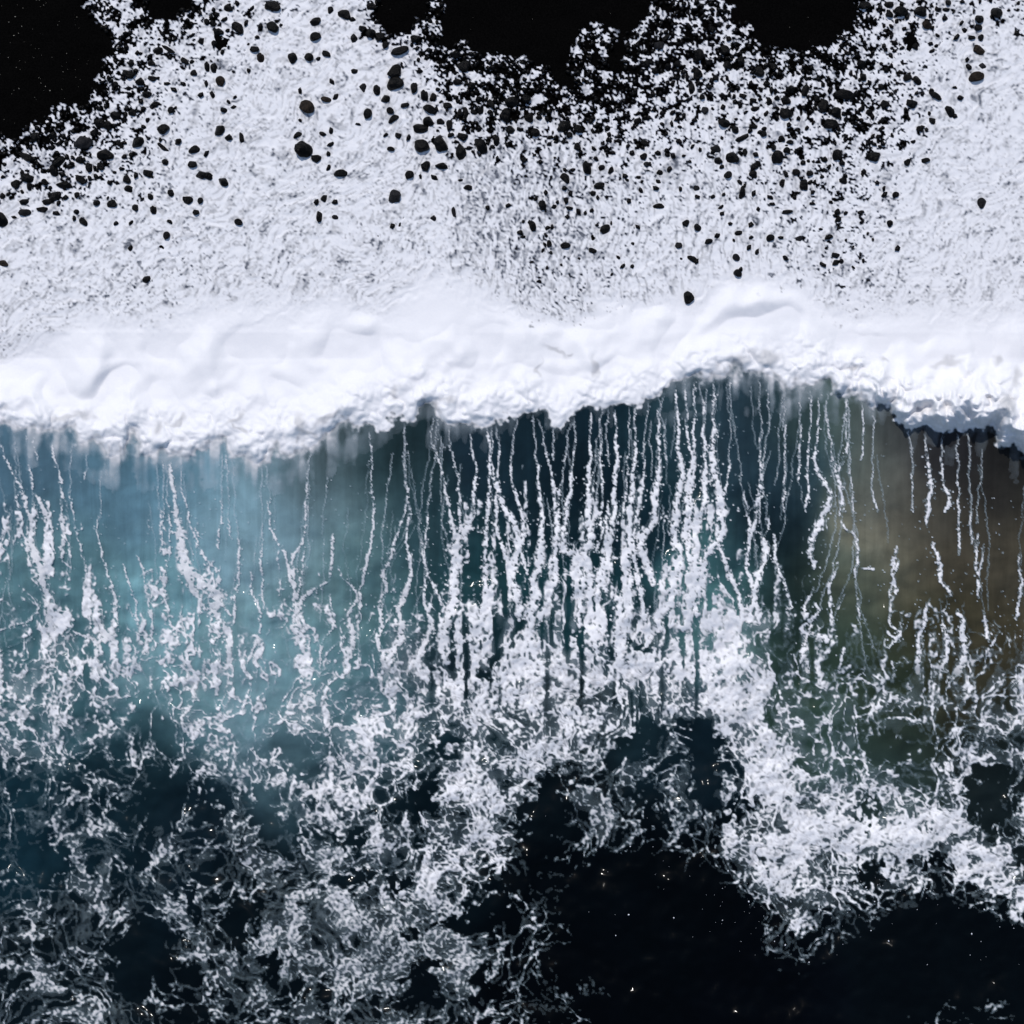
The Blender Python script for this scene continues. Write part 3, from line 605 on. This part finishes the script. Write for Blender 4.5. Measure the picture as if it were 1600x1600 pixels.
rollm = sst(0.0, 0.30, tt) * sst(0, 1, -DBE / (34 + 14 * rgt))
lip = 0.02 + 1.6 * sst(1340, 1520, UU)
def sabs(x): return np.sqrt(x * x + 0.06)
caul = np.maximum(sst(1180, 1400, UU) * sst(0.35, 0.75, tt), 0.30 * sst(0.5, 0.9, tt))
puff = 0.11 * noise(UU + 10 * warpA, VV + 10 * warpB, 130, 73, 3.0, cut=24) + 0.022 * noise(UU, VV, 50, 74, 2.8, cut=14) * (0.4 + 0.6 * sst(0.4, 0.9, tt)) + 0.05
cau = caul * sst(-4, 16, -DBE) * (0.30 * sabs(noise(UU + 3 * warpC, VV + 3 * warpD, 80, 82, 2.6, cut=12)) + 0.13 * sabs(noise(UU, VV, 30, 83, 2.3, cut=8)))
puff = np.maximum(puff, -0.01)
thick = cau + rollm * (0.04 + puff + lip * sst(0.35, 0.85, tt))
sw = 1 - sst(0, 0.25, tt)
swash_relief = sw * (0.008 * swirl + 0.0025 * noise(UU, VV, 16, 76, 2.0) + 0.004 * (brush - 0.5))
lacez = (tt >= 1) * (0.008 + 0.022 * np.clip(COV, 0, 1) + 0.007 * COV * noise(UU, VV, 14, 78, 1.9))
ZF = ZB + thick + swash_relief * (VV < vbot0) + lacez + 0.03
def wx(u, z): return (u - 800) * S * (1 - z / H)
def wy(v, z): return (800 - v) * S * (1 - z / H)

# ---------------------------------------------------------------- materials
def material(name):
    m = bpy.data.materials.new(name); m.use_nodes = True
    nt = m.node_tree; return m, nt.nodes, nt.links, nt.nodes['Principled BSDF']
def node(n, kind, **kw):
    o = n.new('ShaderNode' + kind)
    for k, v in kw.items(): setattr(o, k, v)
    return o
def noise_node(n, l, coord, scale, detail=4.0, rough=0.55, dist=0.0):
    t = node(n, 'TexNoise'); t.inputs['Scale'].default_value = scale; t.inputs['Detail'].default_value = detail
    t.inputs['Roughness'].default_value = rough; t.inputs['Distortion'].default_value = dist
    l.new(coord, t.inputs['Vector']); return t
def maprange(n, l, src, a, b, c, d):
    r = node(n, 'MapRange'); l.new(src, r.inputs[0])
    for i, x in enumerate((a, b, c, d)): r.inputs[1 + i].default_value = x
    return r.outputs[0]

def foam_material(name, bump, thin_colour):
    m, n, l, p = material(name)
    co = node(n, 'TexCoord').outputs['Object']
    at = node(n, 'Attribute', attribute_name='cover')
    g = noise_node(n, l, co, 9.0, 5, 0.6); g2 = noise_node(n, l, co, 34.0, 3, 0.6)
    mix = node(n, 'Mix', data_type='RGBA'); l.new(g.outputs[0], mix.inputs[0])
    mix.inputs[6].default_value = (0.80, 0.80, 0.82, 1); mix.inputs[7].default_value = (0.88, 0.865, 0.865, 1)
    thin = node(n, 'Mix', data_type='RGBA'); l.new(maprange(n, l, at.outputs['Fac'], 0.10, 0.62, 0, 1), thin.inputs[0])
    thin.inputs[6].default_value = thin_colour; l.new(mix.outputs[2], thin.inputs[7])
    l.new(thin.outputs[2], p.inputs['Base Color'])
    p.inputs['Roughness'].default_value = 0.55; p.inputs['Specular IOR Level'].default_value = 0.3
    b = node(n, 'Bump'); b.inputs['Strength'].default_value = bump; b.inputs['Distance'].default_value = 0.03
    ad = node(n, 'Math', operation='ADD'); l.new(g.outputs[0], ad.inputs[0]); l.new(g2.outputs[0], ad.inputs[1])
    l.new(ad.outputs[0], b.inputs['Height']); l.new(b.outputs[0], p.inputs['Normal'])
    l.new(at.outputs['Fac'], p.inputs['Alpha'])
    return m
M_SWASH = foam_material('swash_foam', 0.12, (0.66, 0.72, 0.86, 1))
M_CREST = foam_material('crest_foam', 0.12, (0.60, 0.72, 0.80, 1))
M_LACE = foam_material('lace_foam', 0.2, (0.42, 0.56, 0.62, 1))

def water_material():
    m, n, l, p = material('sea_water')
    co = node(n, 'TexCoord').outputs['Object']
    at = node(n, 'Attribute', attribute_name='tint'); fa = node(n, 'Attribute', attribute_name='face')
    mp = node(n, 'Mapping'); mp.inputs['Scale'].default_value = (2.2, 0.14, 0.2); l.new(co, mp.inputs[0])
    s1 = noise_node(n, l, mp.outputs[0], 1.0, 4, 0.55, 0.6)
    k = maprange(n, l, s1.outputs[0], 0.3, 0.7, -0.13, 0.13)
    mu = node(n, 'Math', operation='MULTIPLY_ADD'); l.new(k, mu.inputs[0]); l.new(fa.outputs['Fac'], mu.inputs[1]); mu.inputs[2].default_value = 1.0
    s2 = noise_node(n, l, co, 0.9, 5, 0.6, 0.4); k2 = maprange(n, l, s2.outputs[0], 0.3, 0.7, 0.82, 1.18)
    m2 = node(n, 'Math', operation='MULTIPLY'); l.new(mu.outputs[0], m2.inputs[0]); l.new(k2, m2.inputs[1])
    vm = node(n, 'VectorMath', operation='SCALE'); l.new(at.outputs['Color'], vm.inputs[0]); l.new(m2.outputs[0], vm.inputs[3])
    l.new(vm.outputs[0], p.inputs['Base Color'])
    p.inputs['Roughness'].default_value = 0.1; p.inputs['IOR'].default_value = 1.33; p.inputs['Specular IOR Level'].default_value = 0.10
    b = node(n, 'Bump'); b.inputs['Strength'].default_value = 0.03; b.inputs['Distance'].default_value = 0.03
    r = noise_node(n, l, co, 2.6, 5, 0.6); l.new(r.outputs[0], b.inputs['Height']); l.new(b.outputs[0], p.inputs['Normal'])
    return m
M_WATER = water_material()

def sand_material():
    m, n, l, p = material('black_sand')
    co = node(n, 'TexCoord').outputs['Object']
    g = noise_node(n, l, co, 14.0, 6, 0.7)
    cr = node(n, 'ValToRGB'); l.new(g.outputs[0], cr.inputs[0])
    e = cr.color_ramp.elements; e[0].position = 0.35; e[0].color = (0.0005, 0.0005, 0.0006, 1); e[1].position = 0.75; e[1].color = (0.0040, 0.0037, 0.0035, 1)
    l.new(cr.outputs[0], p.inputs['Base Color']); p.inputs['Roughness'].default_value = 0.85; p.inputs['Specular IOR Level'].default_value = 0.012
    b = node(n, 'Bump'); b.inputs['Strength'].default_value = 0.6; b.inputs['Distance'].default_value = 0.02
    l.new(g.outputs[0], b.inputs['Height']); l.new(b.outputs[0], p.inputs['Normal'])
    return m
M_SAND = sand_material()

def rock_material(name, lo, hi, rough=0.5):
    m, n, l, p = material(name)
    co = node(n, 'TexCoord').outputs['Object']; oi = node(n, 'ObjectInfo')
    g = noise_node(n, l, co, 2.2, 6, 0.65)
    cr = node(n, 'ValToRGB'); l.new(g.outputs[0], cr.inputs[0])
    e = cr.color_ramp.elements; e[0].position = 0.35; e[0].color = (*lo, 1); e[1].position = 0.72; e[1].color = (*hi, 1)
    k = maprange(n, l, oi.outputs['Random'], 0, 1, 0.7, 1.5)
    vm = node(n, 'VectorMath', operation='SCALE'); l.new(cr.outputs[0], vm.inputs[0]); l.new(k, vm.inputs[3])
    l.new(vm.outputs[0], p.inputs['Base Color']); p.inputs['Roughness'].default_value = rough; p.inputs['Specular IOR Level'].default_value = 0.09
    b = node(n, 'Bump'); b.inputs['Strength'].default_value = 0.5; b.inputs['Distance'].default_value = 0.15
    l.new(g.outputs[0], b.inputs['Height']); l.new(b.outputs[0], p.inputs['Normal'])
    return m
M_ROCK = rock_material('wet_basalt', (0.0008, 0.0008, 0.0010), (0.0052, 0.0046, 0.0043), 0.3)
M_BROWN = rock_material('brown_basalt', (0.003, 0.0024, 0.002), (0.035, 0.024, 0.017))
M_GREY = rock_material('grey_basalt', (0.004, 0.004, 0.005), (0.022, 0.022, 0.024))

# ---------------------------------------------------------------- building
COL = scene.collection
def tag(o, label=None, category=None, group=None, kind=None):
    if label: o['label'] = label
    if category: o['category'] = category
    if group: o['group'] = group
    if kind: o['kind'] = kind
    return o
def mesh_obj(name, co, quads, mat, attrs=()):
    me = bpy.data.meshes.new(name)
    nv, nf = len(co), len(quads); k = quads.shape[1]
    me.vertices.add(nv); me.vertices.foreach_set('co', np.ascontiguousarray(co, np.float32).ravel())
    me.loops.add(nf * k); me.loops.foreach_set('vertex_index', np.ascontiguousarray(quads, np.int32).ravel())
    me.polygons.add(nf); me.polygons.foreach_set('loop_start', np.arange(0, nf * k, k, dtype=np.int32))
    me.polygons.foreach_set('use_smooth', np.ones(nf, bool))
    for an, typ, data in attrs:
        a = me.attributes.new(an, typ, 'POINT')
        a.data.foreach_set('color' if typ == 'FLOAT_COLOR' else 'value', np.ascontiguousarray(data, np.float32).ravel())
    me.update(calc_edges=True); me.validate()
    me.materials.append(mat)
    o = bpy.data.objects.new(name, me); COL.objects.link(o); return o
def grid_quads(mask):
    """quads of the plan grid whose cell is set; returns used vertex ids and quads on them"""
    nr, nc = SHP
    j, i = np.nonzero(mask)
    a = j * nc + i
    q = np.stack([a, a + nc, a + nc + 1, a + 1], 1)
    used = np.zeros(nr * nc, bool); used[q.ravel()] = True
    ids = np.nonzero(used)[0]; new = np.zeros(nr * nc, np.int64); new[ids] = np.arange(len(ids))
    return ids, new[q]

# the sheets that carry everything: black sand and the sea
far = [-70000, -20000, -6000, -2500, -1200]
axc = np.concatenate([far, AX[::3], [AX[-1] + 300, 3500, 7000, 21000, 70000]])
cu, cv = np.meshgrid(axc, axc)
def coarse(a):
    k = np.searchsorted(AX, np.clip(axc, AX[0], AX[-1]) - 1e-6).clip(0, len(AX) - 1)
    return a[np.ix_(k, k)]
def sheet(name, keep, z, mat, attrs=()):
    n = len(axc); m = keep[:-1, :-1]
    j, i = np.nonzero(m); a = j * n + i
    q = np.stack([a, a + n, a + n + 1, a + 1], 1)
    used = np.zeros(n * n, bool); used[q.ravel()] = True; ids = np.nonzero(used)[0]; new = np.zeros(n * n, np.int64); new[ids] = np.arange(len(ids))
    co = np.stack([wx(cu, z), wy(cv, z), z], -1).reshape(-1, 3)[ids]
    return mesh_obj(name, co, new[q], mat, [(an, ty, np.asarray(d).reshape(n * n, -1)[ids]) for an, ty, d in attrs])
zsand = ground(cv) + coarse(0.03 * noise(UU, VV, 90, 79, 2.2)) * (cv > -900) - 0.02
tag(sheet('beach', cv < 760, zsand, M_SAND), 'wet black sand and shingle of the beach above the surf', kind='structure')
zwat = coarse(ZB - 0.9 * sst(6, 60, -DBE)) - 0.02
tint = wcol(cu + 10 * coarse(warpA), cv + 10 * coarse(warpB))
lum = tint.mean(-1, keepdims=True); tint = (lum + (tint - lum) * (0.85 - 0.08 * sst(1250, 1400, cu))[..., None]) * (0.86, 0.86, 0.81) * (1 + 0.16 * (1 - sst(500, 700, cu))[..., None] + 0.75 * (sst(1220, 1320, cu))[..., None])
tint = np.concatenate([tint, np.ones(tint.shape[:2] + (1,))], -1)
facev = coarse((1 - sst(250, 480, DB)) * sst(-30, 10, DB))
tag(sheet('sea_water', cv > coarse(vtop) + 24, zwat, M_WATER, [('tint', 'FLOAT_COLOR', tint), ('face', 'FLOAT', facev)]),
    'teal to black sea water rising into the back of the wave', kind='structure')

# foam, in four bodies
cell = np.maximum(np.maximum(COV[:-1, :-1], COV[1:, :-1]), np.maximum(COV[:-1, 1:], COV[1:, 1:])) > 0.035
cv_, ct_, cd_ = VV[:-1, :-1], tt[:-1, :-1], DBE[:-1, :-1]
cut = 1020 + 30 * warpA[:-1, :-1] + 12 * warpC[:-1, :-1]
XF, YF = wx(UU, ZF), wy(VV, ZF)
PF = np.stack([XF, YF, ZF], -1).reshape(-1, 3); CF = COV.ravel()
def foam(name, mask, mat, label):
    ids, q = grid_quads(mask & cell)
    o = mesh_obj(name, PF[ids], q, mat, [('cover', 'FLOAT', CF[ids])])
    return tag(o, label, 'foam', kind='stuff')
foam('swash_foam', ct_ <= 0, M_SWASH, 'thin white sheet of swash foam running up between the black stones')
foam('crest_foam', (ct_ > 0) & (cd_ < 60), M_CREST, 'thick rolling band of white foam along the breaking crest')
foam('foam_streaks', (cd_ >= 60) & (cv_ < cut), M_LACE, 'long white threads of bubbles drawn down the back of the wave')
foam('sea_foam', (cd_ >= 60) & (cv_ >= cut), M_LACE, 'torn lace and patches of white foam on the dark water behind the wave')

# ---------------------------------------------------------------- stones
def rock_mesh(seed, subdiv, angular):
    r = RS(seed); bm = bmesh.new(); bmesh.ops.create_icosphere(bm, subdivisions=subdiv, radius=1.0)
    co = np.array([v.co[:] for v in bm.verts])
    ph = r.rand(6, 3) * 6.28; fr = r.normal(size=(6, 3)) * np.linspace(1.2, 3.2, 6)[:, None]
    d = np.ones(len(co))
    for k in range(6): d += 0.30 / (k + 1.5) * np.sin(co @ fr[k] + ph[k, 0])
    for k in range(int(4 + angular * 8)):                     # worn flats
        nrm = r.normal(size=3); nrm /= np.linalg.norm(nrm); lim = r.uniform(0.5, 0.92)
        h = (co * d[:, None]) @ nrm; over = h > lim
        d[over] *= lerp(1, lim / h[over], 0.92)
    co = co * d[:, None]
    co[:, :2] /= np.abs(co[:, :2]).max(0)
    for v, c in zip(bm.verts, co): v.co = c
    for f in bm.faces: f.smooth = True
    me = bpy.data.meshes.new('stone'); bm.to_mesh(me); bm.free(); return me
SHAPES = [rock_mesh(100 + k, 3, (k % 4) / 3) for k in range(14)]
for me in SHAPES: me.materials.append(M_ROCK)
def shaped(k, mat):
    key = (k, mat.name)
    if mat is M_ROCK: return SHAPES[k]
    if key not in shaped.c:
        m = SHAPES[k].copy(); m.materials.clear(); m.materials.append(mat); shaped.c[key] = m
    return shaped.c[key]
shaped.c = {}
def zat(u, v):
    i = np.clip(np.searchsorted(AX, u), 1, len(AX) - 2); j = np.clip(np.searchsorted(AX, v), 1, len(AX) - 2)
    return ZF[j, i]
rr = RS(9)
for n, (u, v, a, b, ang, mat, label, group, lift) in enumerate(STONES[:300]):
    hgt = 0.75 * b * S
    z = float(zat(u, v)) + lift * hgt
    o = bpy.data.objects.new('stone', shaped(n % 14, {'k': M_ROCK, 'b': M_BROWN, 'g': M_GREY}[mat]))
    o.location = (wx(u, z), wy(v, z), z); o.rotation_euler = (rr.normal() * .08, rr.normal() * .08, -math.radians(ang))
    o.scale = (a * S, b * S, hgt)
    COL.objects.link(o); tag(o, label, 'stone', group)

# shingle: the small stones nobody could count
def scatter(name, pts, mat, label, seed, flat=0.6, sub=1):
    r = RS(seed); base = []
    for k in range(6):
        bm = bmesh.new(); bmesh.ops.create_icosphere(bm, subdivisions=sub, radius=1.0); bm.verts.ensure_lookup_table()
        c = np.array([v.co[:] for v in bm.verts]); c *= (1 + 0.22 * r.normal(size=(len(c), 1)).clip(-1.3, 1.3))
        f = np.array([[v.index for v in p.verts] for p in bm.faces]); bm.free(); base.append((c, f))
    V, F, off = [], [], 0
    for (x, y, z, rad) in pts:
        c, f = base[r.randint(6)]; t = r.rand() * 6.28; e = r.uniform(0.7, 1.35)
        q = c * (rad * e, rad / e, rad * flat); q = np.stack([q[:, 0] * math.cos(t) - q[:, 1] * math.sin(t), q[:, 0] * math.sin(t) + q[:, 1] * math.cos(t), q[:, 2]], 1)
        V.append(q + (x, y, z)); F.append(f + off); off += len(c)
    return tag(mesh_obj(name, np.concatenate(V), np.concatenate(F), mat), label, kind='stuff')
r = RS(15); pts = []
for (u, v, a, b, ang, mat, label, group, lift) in STONES[300:]:
    z = float(zat(u, v)); pts.append((wx(u, z), wy(v, z), z + 0.1 * b * S, math.sqrt(a * b) * S))
hole = (NSX - DSC) * (DSC > 0.12) * (VV < vtop - 10)
for (cellsize, thr, r0, r1) in ((9.0, 0.02, 2.2, 4.6),):
    g = np.arange(-300, 1900, cellsize); gu, gv = np.meshgrid(g, np.arange(-120, 470, cellsize))
    gu = gu + r.uniform(-4, 4, gu.shape); gv = gv + r.uniform(-4, 4, gu.shape)
    ii = np.searchsorted(AX, gu).clip(0, SHP[1] - 1); jj = np.searchsorted(AX, gv).clip(0, SHP[0] - 1)
    h = hole[jj, ii]; ok = h > thr
    for u, v, z, d in zip(gu[ok], gv[ok], ZF[jj, ii][ok], DSC[jj, ii][ok]):
        rad = r.uniform(r0, r1) * S; pts.append((wx(u, z), wy(v, z), z + 0.1 * rad, rad))
scatter('shingle', pts, M_ROCK, 'countless small black stones standing in the swash foam', 16)
# pale grains on the dry black sand
pale, n_, l_, p_ = material('pale_pebble'); p_.inputs['Base Color'].default_value = (0.30, 0.27, 0.21, 1); p_.inputs['Roughness'].default_value = 0.7
tn = noise_node(n_, l_, node(n_, 'TexCoord').outputs['Object'], 1.5, 3); cr_ = node(n_, 'ValToRGB'); l_.new(tn.outputs[0], cr_.inputs[0])
cr_.color_ramp.elements[0].position = .35; cr_.color_ramp.elements[0].color = (0.02, 0.018, 0.015, 1); cr_.color_ramp.elements[1].position = .68; cr_.color_ramp.elements[1].color = (0.42, 0.38, 0.30, 1)
l_.new(cr_.outputs[0], p_.inputs['Base Color'])
pts = []
for k in range(420):
    u = r.uniform(-200, 1800) if k > 260 else r.uniform(-100, 190); v = r.uniform(-150, 200)
    i = np.searchsorted(AX, u); j = np.searchsorted(AX, v)
    if pmb[j, i] > 0.9: z = float(ground(v)); pts.append((wx(u, z), wy(v, z), z, S * (0.35 + 0.8 * r.rand() ** 5)))
scatter('pale_pebbles', pts, pale, 'pale specks of shingle scattered over the black sand', 18)
# flecks of foam thrown out over the dark water
pts = []
for (u, v, q) in FLECK:
    i = np.clip(np.searchsorted(AX, u), 0, SHP[1] - 1); j = np.clip(np.searchsorted(AX, v), 0, SHP[0] - 1); z = float(ZB[j, i])
    pts.append((wx(u, z), wy(v, z), z, q * S))
fm, n_, l_, p_ = material('foam_fleck'); tn = noise_node(n_, l_, node(n_, 'TexCoord').outputs['Object'], 3.0, 3); cr_ = node(n_, 'ValToRGB'); l_.new(tn.outputs[0], cr_.inputs[0])
cr_.color_ramp.elements[0].color = (0.55, 0.58, 0.64, 1); cr_.color_ramp.elements[1].color = (0.9, 0.9, 0.93, 1); l_.new(cr_.outputs[0], p_.inputs['Base Color'])
scatter('foam_flecks', pts, fm, 'white flecks of foam scattered over the black water', 19)
